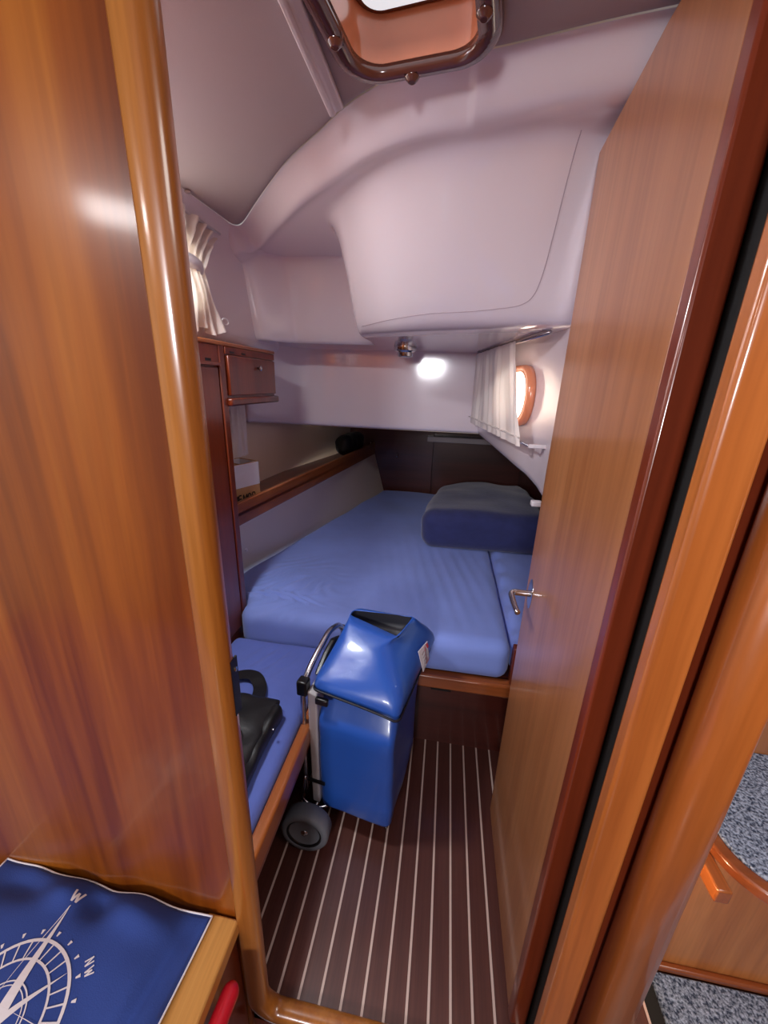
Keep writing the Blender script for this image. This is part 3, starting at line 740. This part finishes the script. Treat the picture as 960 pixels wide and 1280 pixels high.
def loft(secs, cap0=True, cap1=True, nz=0.0, seed=0):
    bm = B(); rings = []
    for (z, u0, u1, v0, v1, r, dz) in secs:
        rg = []
        for (u, v) in rr_ring(u0, u1, v0, v1, r):
            p = TL(u, v, z + dz(u, v) if callable(dz) else z + dz)
            q = noise.noise_vector(Vector((u * 9, v * 9, z * 9 + seed))) * nz
            rg.append(bm.verts.new(p + Vector((q.x, q.y, q.z * 0.4))))
        rings.append(rg)
    for a, b in zip(rings, rings[1:]):
        for k in range(len(a)): bm.faces.new((a[k], a[(k + 1) % len(a)], b[(k + 1) % len(a)], b[k]))
    if cap0: bm.faces.new(rings[0][::-1])
    if cap1: bm.faces.new(rings[-1])
    return bm
body_s = [(z, -0.235 + 0.006 * i, 0.0 - o, 0.0 + i, 0.33 - i * 0.5, 0.02, 0) for z, i, o in
          ((0.09, 0.004, 0.006), (0.10, 0.0, 0.0), (0.16, 0.0, 0), (0.24, -0.002, 0), (0.32, -0.004, 0), (0.39, -0.006, 0), (0.43, -0.009, 0.0), (0.448, -0.006, 0.0), (0.464, 0.002, 0.0), (0.485, 0.017, 0.002), (0.505, 0.031, 0.006), (0.53, 0.042, 0.01), (0.56, 0.045, 0.015))]
obj('bag_body', loft(body_s, nz=0.006), 'vinyl_blue', tl, smooth=True)
def quad_ring(c, r, n=5, sub=9):
    out = []
    for i in range(4):
        p, q, nx_ = Vector(c[i - 1]), Vector(c[i]), Vector(c[(i + 1) % 4])
        d0 = (p - q); d1 = (nx_ - q); a = q + d0.normalized() * min(r, d0.length * 0.45); b = q + d1.normalized() * min(r, d1.length * 0.45)
        for k in range(n + 1):
            t = k / n; out.append(a * (1 - t) ** 2 + q * 2 * t * (1 - t) + b * t * t)
        d2 = (q - nx_); e = nx_ + d2.normalized() * min(r, d2.length * 0.45)
        for k in range(1, sub): out.append(b + (e - b) * k / sub)
    return out
def flap_dz(u): return 0.035 * min(1, max(0, -u / 0.235)) ** 0.7
def qloft(secs, nz, seed, caps=(False, False)):
    bm = B(); rings = []
    for c, r, wf in secs:
        rg = []
        for p in quad_ring(c, r):
            q = noise.noise_vector(Vector((p.x * 9, p.y * 9, p.z * 9 + seed))) * nz
            rg.append(bm.verts.new(TL(p.x, p.y, p.z + wf * flap_dz(p.x)) + Vector((q.x, q.y, q.z * 0.4))))
        rings.append(rg)
    for a, b in zip(rings, rings[1:]):
        for k in range(len(a)): bm.faces.new((a[k], a[(k + 1) % len(a)], b[(k + 1) % len(a)], b[k]))
    if caps[1]: bm.faces.new(rings[-1])
    return bm
def Q(z, A, B_, C, D, zb=None): return [A + (z,), B_ + (z if zb is None else zb,), C + (z,), D + (z,)]
flap_q = [(Q(0.532, (-0.243, -0.010), (0.010, -0.010), (0.034, 0.350), (-0.243, 0.345)), 0.02, 1),
          (Q(0.545, (-0.246, -0.010), (0.013, -0.009), (0.042, 0.352), (-0.246, 0.348)), 0.025, 0.95),
          (Q(0.572, (-0.244, 0.004), (0.010, 0.004), (0.050, 0.348), (-0.244, 0.345)), 0.035, 0.6),
          (Q(0.600, (-0.238, 0.030), (-0.010, 0.026), (0.050, 0.335), (-0.238, 0.335)), 0.045, 0.2),
          (Q(0.632, (-0.230, 0.065), (-0.045, 0.058), (0.040, 0.310), (-0.228, 0.318)), 0.045, 0),
          (Q(0.662, (-0.220, 0.105), (-0.075, 0.092), (0.022, 0.280), (-0.216, 0.288)), 0.04, 0),
          (Q(0.688, (-0.210, 0.150), (-0.060, 0.128), (0.000, 0.255), (-0.207, 0.245), 0.672), 0.02, 0),
          (Q(0.703, (-0.206, 0.178), (-0.040, 0.150), (-0.014, 0.240), (-0.204, 0.208), 0.680), 0.012, 0)]
fo = obj('flap', qloft(flap_q, 0.004, 4), 'vinyl_blue', tl, smooth=True)
so = fo.modifiers.new('solid', 'SOLIDIFY'); so.thickness = 0.003
lin_q = [(Q(0.702, (-0.204, 0.180), (-0.041, 0.152), (-0.016, 0.238), (-0.202, 0.206), 0.679), 0.012, 0),
         (Q(0.675, (-0.195, 0.180), (-0.045, 0.155), (-0.020, 0.232), (-0.195, 0.205), 0.655), 0.012, 0),
         (Q(0.650, (-0.185, 0.180), (-0.055, 0.165), (-0.035, 0.225), (-0.185, 0.205), 0.635), 0.012, 0)]
obj('lining', qloft(lin_q, 0.0, 0, (False, True)), 'vinyl_dark', tl, smooth=True)
# dark trim along the lower edge of the flap
tr_ = [TL(p.x, p.y, p.z + flap_dz(p.x)) for p in quad_ring(Q(0.531, (-0.245, -0.012), (0.012, -0.012), (0.036, 0.352), (-0.245, 0.347)), 0.02)]
obj('flap_trim', tube(B(), tr_ + [tr_[0]], 0.0035, 6), 'vinyl_dark', tl, smooth=True)
obj('back_panel', prism(B(), [TL(-0.262, 0.0, 0.10), TL(-0.236, -0.002, 0.10), TL(-0.236, -0.002, 0.535), TL(-0.266, -0.004, 0.545)], V_ * 0.31), 'vinyl_grey', tl, bevel=0.004)
# label on the shaded side
def face_u(v, z):
    for (c0, _, w0), (c1_, _, w1) in zip(flap_q, flap_q[1:]):
        z0, z1 = c0[1][2], c1_[1][2]
        if z0 <= z <= z1:
            f = (z - z0) / (z1 - z0); ua = []
            for c in (c0, c1_): ua.append(c[1][0] + (c[2][0] - c[1][0]) * (v - c[1][1]) / (c[2][1] - c[1][1]))
            return ua[0] * (1 - f) + ua[1] * f
    return 0.0
def lab(a, b, h=0.0):
    v, z = 0.215 + a, 0.582 + b
    return TL(face_u(v, z) + 0.0085 + h, v, z)
lb = obj('label_patch', prism(B(), [lab(-0.030, -0.035), lab(0.030, -0.035), lab(0.030, 0.035), lab(-0.030, 0.035)], U_ * 0.0015), 'white_print', tl, label='white maker label')
bm = B()
for (a0, b0) in ((0.014, 0.020), (0.014, -0.032)):
    prism(bm, [lab(a0, b0, 0.0016), lab(a0 + 0.012, b0, 0.0016), lab(a0 + 0.012, b0 + 0.012, 0.0016), lab(a0, b0 + 0.012, 0.0016)], U_ * 0.0005)
prism(bm, [lab(0.004, -0.03, 0.0016), lab(0.007, -0.03, 0.0016), lab(0.007, 0.03, 0.0016), lab(0.004, 0.03, 0.0016)], U_ * 0.0005)
obj('red_print', bm, 'red_print', lb)
bm = B()
for (a0, b0, b1) in ((0.017, -0.016, 0.016), (0.011, -0.02, 0.02), (-0.004, -0.026, 0.020)):
    prism(bm, [lab(a0, b0, 0.0016), lab(a0 + 0.0025, b0, 0.0016), lab(a0 + 0.0025, b1, 0.0016), lab(a0, b1, 0.0016)], U_ * 0.0005)
for k in range(6):
    prism(bm, [lab(-0.025, -0.030 + k * 0.010, 0.0016), lab(-0.009, -0.030 + k * 0.010 + 0.003, 0.0016), lab(-0.009, -0.030 + k * 0.010 + 0.0055, 0.0016), lab(-0.025, -0.030 + k * 0.010 + 0.002, 0.0016)], U_ * 0.0005)
obj('grey_print', bm, 'grey_trim', lb)
# frame
fr = smooth_curve([TL(-0.285, 0.005, 0.12), TL(-0.285, 0.005, 0.30), TL(-0.285, 0.005, 0.49), TL(-0.285, 0.008, 0.56)], 5)
obj('frame_tube', tube(B(), fr, 0.008, 10), 'steel_tube', tl, smooth=True)
obj('frame_tube', tube(B(), [p + V_ * 0.30 for p in fr], 0.008, 10), 'steel_tube', tl, smooth=True)
hb = smooth_curve([TL(-0.282, 0.012, 0.55), TL(-0.281, 0.03, 0.575), TL(-0.278, 0.07, 0.600), TL(-0.274, 0.12, 0.622), TL(-0.272, 0.155, 0.633), TL(-0.272, 0.19, 0.628), TL(-0.276, 0.25, 0.60), TL(-0.282, 0.30, 0.55)], 6)
obj('handle', tube(B(), hb, 0.0095, 12), 'steel_tube', tl, smooth=True)
obj('grip', prism(B(), [TL(-0.268, 0.04, 0.565), TL(-0.265, 0.10, 0.603), TL(-0.262, 0.15, 0.622), TL(-0.26, 0.2, 0.60), TL(-0.262, 0.12, 0.565)], U_ * 0.02), 'black_plastic', tl, bevel=0.006)
obj('clamp', rot(box(B(), -0.016, 0.016, -0.016, 0.016, 0, 0.05), TL(-0.282, 0.006, 0.525), -A_), 'black_plastic', tl, bevel=0.005)
obj('buckle', rot(box(B(), -0.02, 0.02, -0.007, 0.007, 0, 0.022), TL(-0.215, -0.012, 0.52), -A_), 'black_plastic', tl, bevel=0.004)
obj('strap', rot(box(B(), -0.03, 0.03, -0.002, 0.002, 0, 0.012), TL(-0.245, -0.004, 0.19), -A_), 'black_nylon', tl)
obj('foot_wire', tube(B(), smooth_curve([TL(-0.285, 0.0, 0.20), TL(-0.288, -0.01, 0.15), TL(-0.292, -0.012, 0.115), TL(-0.27, -0.012, 0.098), TL(-0.235, -0.005, 0.088), TL(-0.20, 0.02, 0.085)], 5), 0.005, 8), 'chrome', tl, smooth=True)
obj('axle', tube(B(), [(-0.333, 0.78, 0.077), TL(-0.262, 0.34, 0.077)], 0.006, 8), 'steel_tube', tl, smooth=True)
obj('platform', prism(B(), [TL(-0.27, 0.01, 0.078), TL(-0.01, 0.01, 0.078), TL(-0.01, 0.31, 0.078), TL(-0.27, 0.31, 0.078)], (0, 0, 0.012)), 'black_plastic', tl, bevel=0.003)
for c in (Vector((-0.333, 0.772, 0.076)), TL(-0.262, 0.315, 0.076)):
    wh = obj('wheel', lathe(B(), [(0.052, 0.006), (0.058, 0.0), (0.071, 0.002), (0.076, 0.008), (0.076, 0.046), (0.070, 0.052), (0.052, 0.052)], c, axis='y', seg=40), 'rubber_grey', tl, smooth=True)
    rim = obj('rim', lathe(B(), [(0.0, 0.012), (0.018, 0.012), (0.022, 0.018), (0.044, 0.016), (0.050, 0.004), (0.056, 0.002), (0.056, 0.01), (0.0, 0.02)], c, axis='y', seg=32), 'black_plastic', wh, smooth=True)
    obj('hub_cap', lathe(B(), [(0.0, 0.002), (0.008, 0.003), (0.013, 0.007), (0.014, 0.014), (0.0, 0.014)], c, axis='y', seg=20), 'steel_tube', wh, smooth=True)
obj('front_foot', tube(B(), smooth_curve([TL(-0.03, 0.06, 0.08), TL(-0.025, 0.06, 0.02), TL(-0.025, 0.07, 0.006), TL(-0.025, 0.24, 0.006), TL(-0.025, 0.25, 0.02), TL(-0.03, 0.25, 0.08)], 5), 0.006, 8), 'steel_tube', tl, smooth=True)

# ---- black tote on the bench
bt = thing('tote_bag', 'black nylon tote bag with looped strap on the bench', 'bag', (-0.54, 0.72, 0.43))
def tote(a, b, c):
    p = rbox(a, b, c, 0.30, 0.29, 0.055, 0.022); n_ = noise.noise(p * 16 + Vector((3, 1, 0)))
    x = -0.705 + p.x - 0.012 * math.sin(p.y * 9); y = 0.575 + p.y - 0.06 * (p.x / 0.30 - 1) * -1 * 0.6; z = 0.428 + p.z
    if c > 0.2: z += 0.012 * n_ + 0.008 * math.sin((p.x + p.y * 0.3) * 55) * (c - 0.2)
    return Vector((x, y, z))
obj('bag', softbox(34, 30, 6, tote), 'black_nylon', bt, smooth=True)
def flp(a, b, c):
    p = rbox(a, b, c, 0.20, 0.24, 0.018, 0.008); n_ = noise.noise(p * 20)
    return Vector((-0.63 + p.x, 0.64 + p.y + 0.1 * (p.x - 0.2), 0.482 + p.z + 0.010 * n_ - 0.02 * (p.x / 0.2) ** 3))
obj('top_flap', softbox(20, 22, 3, flp), 'black_nylon', bt, smooth=True)
stp = smooth_curve([(-0.50, 0.84, 0.475), (-0.515, 0.90, 0.452), (-0.535, 0.95, 0.445), (-0.57, 0.985, 0.448), (-0.615, 0.985, 0.447), (-0.65, 0.95, 0.448), (-0.665, 0.87, 0.465)], 7)
bm = B(); L = []
for i, p in enumerate(stp):
    t = (stp[min(i + 1, len(stp) - 1)] - stp[max(i - 1, 0)]).normalized(); n = Vector((-t.y, t.x, 0)).normalized() * 0.021
    L.append([bm.verts.new(p + n), bm.verts.new(p - n), bm.verts.new(p - n + Vector((0, 0, 0.004))), bm.verts.new(p + n + Vector((0, 0, 0.004)))])
for a, b in zip(L, L[1:]):
    for k in range(4): bm.faces.new((a[k], a[(k + 1) % 4], b[(k + 1) % 4], b[k]))
bm.faces.new(L[0]); bm.faces.new(L[-1])
obj('strap', bm, 'black_nylon', bt, smooth=False)
for x, y, z in ((-0.408, 0.775, 0.478), (-0.447, 0.655, 0.487)):
    obj('snap', lathe(B(), [(0, 0), (0.004, 0.0), (0.004, 0.002), (0.0, 0.0035)], (x, y, z), seg=10), 'chrome', bt, smooth=True)

# ---- saloon settee, its end board and the compass cushion
se = thing('settee', 'pale wooden settee end board below the bulkhead panel', 'settee', (-0.7, 0.1, -0.155))
obj('end_board_cap', bx(-0.405, -0.337, -0.45, 0.440, 0.318, 0.354), 'board_oak', se, bevel=0.004)
obj('end_panel', bx(-0.392, -0.350, -0.45, 0.440, -0.155, 0.318), 'mahogany_red', se)
obj('seat', bx(-1.9, -0.407, -0.45, 0.440, -0.155, 0.336), 'navy_canvas', se, bevel=0.02)

CC = Vector((-0.641, 0.190)); HWd = 0.252
def pil_h(u, v):
    e = (1 - abs(u) ** 3.0) * (1 - abs(v) ** 3.0)
    h = 0.050 * max(0, e) ** 0.6
    h += 0.006 * noise.noise(Vector((u * 2, v * 2, 3)))
    # puckers along the side by the bulkhead
    h += 0.016 * math.exp(-((v - 0.84) / 0.10) ** 2) * math.sin(u * 8 + 1.0 + v * 3 + 0.8 * math.sin(u * 5)) * (1 - abs(u) ** 6)
    h -= 0.014 * math.exp(-((u - 0.80 - 0.05 * v) / 0.05) ** 2) * max(0, 1 - (abs(v)) ** 4)
    return h
def pil_pt(u, v, s, off=0.0):
    k = 1 - 0.035 * (1 - abs(v) ** 2) * abs(u) ** 4; k2 = 1 - (0.03 + 0.012 * math.sin(u * 11)) * (1 - abs(u) ** 2) * abs(v) ** 4
    x = CC.x + HWd * u * k; y = CC.y + HWd * v * k2 - 0.012 * max(0, u)
    h = max(pil_h(u, v), 0.0005)
    return Vector((x, y, 0.366 + (h + off if s > 0 else -h * 0.5) + 0.004 * math.sin(u * 7 + v * 5)))
cp = thing('compass_cushion', 'navy canvas cushion printed with a white compass rose', 'cushion', (CC.x, CC.y, 0.33))
bm = B()
g1 = grid(bm, 61, 61, lambda a, b: pil_pt(a * 2 - 1, b * 2 - 1, 1))
g2 = grid(bm, 61, 61, lambda a, b: pil_pt(a * 2 - 1, b * 2 - 1, -1))
bmesh.ops.remove_doubles(bm, verts=bm.verts[:], dist=0.0012)
pc_ = obj('cover', bm, 'navy_canvas', cp, smooth=True)
edge = [(t, 1) for t in [-1 + k / 20 for k in range(41)]] + [(1, t) for t in [1 - k / 20 for k in range(41)]]
edge += [(t, -1) for t in [1 - k / 20 for k in range(41)]] + [(-1, t) for t in [-1 + k / 20 for k in range(41)]]
obj('piping', tube(B(), [pil_pt(u, v, 1) for u, v in edge], 0.0019, 6), 'white_print', cp, smooth=True)
# compass rose: local polar frame on the cushion
RC = ((-0.638 - CC.x) / HWd, (0.222 - CC.y) / HWd); RA = math.radians(96)      # centre in cushion units, direction of W
def cpt(r, a, off=0.0012):
    """a measured clockwise from W"""
    an = RA - a
    return pil_pt(RC[0] + r / HWd * math.cos(an), RC[1] + r / HWd * math.sin(an), 1, off)
def arc_band(bm, r0, r1, a0, a1, n=64):
    vs = [(bm.verts.new(cpt(r0, a0 + (a1 - a0) * k / n)), bm.verts.new(cpt(r1, a0 + (a1 - a0) * k / n))) for k in range(n + 1)]
    for p, q in zip(vs, vs[1:]): bm.faces.new((p[0], p[1], q[1], q[0]))
bm = B()
for r0, r1 in ((0.1025, 0.1075), (0.0765, 0.0800), (0.0495, 0.0515), (0.0445, 0.0460)): arc_band(bm, r0, r1, 0, 2 * PI)
for k in range(32):
    a = 2 * PI * k / 32
    if k % 4 in (0,): continue
    n = 4; wd = 0.0011
    vs = [(bm.verts.new(cpt(0.0795 + 0.0235 * j / n, a - wd / 0.085)), bm.verts.new(cpt(0.0795 + 0.0235 * j / n, a + wd / 0.085))) for j in range(n + 1)]
    for p, q in zip(vs, vs[1:]): bm.faces.new((p[0], p[1], q[1], q[0]))
obj('rose_rings', bm, 'white_print', cp)
def spear(bm, a, L, wdt, half):
    n = 14; vs = []
    for j in range(n + 1):
        t = j / n; r = L * t
        ww = wdt * (1 - t) / 1.0
        o1 = math.atan2(ww, max(r, 0.006)) if half else 0
        c = cpt(max(r, 0.0004), a, 0.0018); e = cpt(math.hypot(r, ww) + 0.0004, a + (math.atan2(ww, r + 1e-6)), 0.0018)
        vs.append((bm.verts.new(c), bm.verts.new(e)))
    for p, q in zip(vs, vs[1:]):
        try: bm.faces.new((p[0], p[1], q[1], q[0]))
        except Exception: pass
for k in range(4):
    bm = B(); spear(bm, k * PI / 2, 0.160, 0.022, True)
    # outline of the unfilled half
    n = 14; wd = 0.0009; vs = []
    for j in range(n + 1):
        t = j / n; r = 0.160 * t; ww = 0.022 * (1 - t)
        a = k * PI / 2 - math.atan2(ww, r + 1e-6); q = math.hypot(r, ww)
        vs.append((bm.verts.new(cpt(q - wd, a - wd / max(q, .02), 0.0018)), bm.verts.new(cpt(q + wd, a + wd / max(q, .02), 0.0018))))
    for p, q in zip(vs, vs[1:]): bm.faces.new((p[0], p[1], q[1], q[0]))
    obj('rose_point', bm, 'white_print', cp)
for k in range(4):
    bm = B(); spear(bm, PI / 4 + k * PI / 2, 0.104, 0.013, True); obj('rose_point', bm, 'white_print', cp)
for k in range(24):
    bm = B(); a = 2 * PI * (k + 0.5) / 24; wd = 0.0026 / 0.117
    bm.faces.new([bm.verts.new(cpt(r, a + d)) for r, d in ((0.1135, -wd * 0.5), (0.1135, wd * 0.5), (0.1205, wd), (0.1205, -wd))])
    obj('rose_dot', bm, 'white_print', cp)
def letter(txt, r, a, h, turn=0.0):
    st = text_strokes(txt, h, 0.95); wtot = max(p[0] for s in st for p in s)
    c = Vector((RC[0] + r / HWd * math.cos(RA - a), RC[1] + r / HWd * math.sin(RA - a), 0))
    rt = (RA - a) - PI / 2 + turn
    def f(u, v):
        du, dv = (u - wtot / 2), (v - h / 2)
        return pil_pt(c.x + (du * math.cos(rt) - dv * math.sin(rt)) / HWd, c.y + (du * math.sin(rt) + dv * math.cos(rt)) / HWd, 1, 0.0014)
    fine = []
    for s in st:
        q = []
        for p0, p1 in zip(s, s[1:]):
            for k in range(4): q.append((p0[0] + (p1[0] - p0[0]) * k / 4, p0[1] + (p1[1] - p0[1]) * k / 4))
        q.append(s[-1]); fine.append(q)
    return stroke_mesh(B(), fine, h * 0.16, f)
for txt, a, r, h in (('W', 0, 0.177, 0.021), ('NW', PI / 4 + 0.1, 0.133, 0.014), ('N', PI / 2, 0.177, 0.021)):
    obj('lettering', letter(txt, r, a, h), 'white_print', cp)

# ---- red handle standing beside the settee end
rh = thing('red_handle', 'red plastic tool handle lying along the settee end board', 'handle', (-0.318, 0.26, -0.15))
gp = smooth_curve([(-0.317, 0.372, 0.296), (-0.317, 0.366, 0.299), (-0.317, 0.34, 0.304), (-0.317, 0.29, 0.310), (-0.317, 0.20, 0.312), (-0.317, 0.10, 0.30), (-0.317, 0.04, 0.27)], 4)
obj('grip', tube(B(), gp, [0.004, 0.008, 0.011, 0.0135, 0.0155] + [0.0165] * (len(gp) - 5), 14), 'red_plastic', rh, smooth=True)
obj('shaft', tube(B(), [(-0.317, 0.05, 0.275), (-0.315, 0.0, 0.18), (-0.31, -0.05, -0.153)], 0.010, 10), 'steel_tube', rh, smooth=True)

# ---- companionway steps
st = thing('companionway_steps', 'mahogany companionway steps with grey carpet treads', 'steps', (0.85, 0.8, -0.155))
obj('riser', bx(0.432, 1.498, 0.767, 0.787, -0.155, 0.361), 'mahogany_riser', st)
obj('riser', bx(0.432, 1.498, 1.035, 1.055, 0.36, 1.5), 'mahogany_door', st)
obj('side_cheek', bx(0.432, 0.672, 0.767, 0.787, 0.361, 0.46), 'mahogany_riser', st)
obj('base_bead', bx(0.52, 1.498, 0.750, 0.767, -0.143, -0.122), 'mahogany_rail_x', st, bevel=0.005)
front = smooth_curve([(0.694, 1.035, 0), (0.694, 0.90, 0), (0.694, 0.80, 0), (0.702, 0.735, 0), (0.728, 0.685, 0), (0.778, 0.645, 0), (0.86, 0.615, 0), (1.0, 0.597, 0), (1.497, 0.59, 0)], 6)
bm = B(); prism(bm, [(p.x, p.y, 0.360) for p in front] + [(1.497, 1.035, 0.360)], (0, 0, 0.030)); obj('tread', bm, 'mahogany_rail_x', st, bevel=0.006, seg=3)
cin = []
for i, p in enumerate(front):
    t = (front[min(i + 1, len(front) - 1)] - front[max(i - 1, 0)]).normalized(); cin.append((p.x - t.y * 0.03 if True else 0, p.y + t.x * 0.03, 0.388))
bm = B(); prism(bm, [c for c in cin if c[0] < 1.49] + [(1.49, 0.62, 0.388), (1.49, 1.033, 0.388)], (0, 0, 0.010)); obj('carpet', bm, 'carpet', st, bevel=0.003, label='grey carpet on the raised tread')
obj('bracket', bx(0.672, 0.704, 0.664, 0.768, 0.322, 0.362), 'mahogany_rail_y', st, bevel=0.004)
obj('step_glow_fitting', lathe(B(), [(0.0, 0.0), (0.014, 0.002), (0.018, 0.008), (0.018, 0.014), (0.0, 0.014)], (0.4325, 0.655, 0.36), axis='x', seg=18), 'white_plastic', st)  # unseen fitting added behind the pillar to carry the glow lamp
l = bpy.data.lights.new('step_glow_lamp', 'POINT'); l.energy = 1.3; l.color = (1.0, 0.72, 0.4); l.shadow_soft_size = 0.010  # added out of view to cast a warm glow on the riser
lo_ = bpy.data.objects.new('step_glow_lamp', l); COL.objects.link(lo_); lo_.location = (0.470, 0.655, 0.36)
mt2 = obj('floor_mat', bx(0.680, 1.495, 0.28, 0.748, -0.1555, -0.140), 'carpet', bevel=0.003)
tag(mt2, 'grey carpet mat on the floor at the foot of the steps', 'mat')
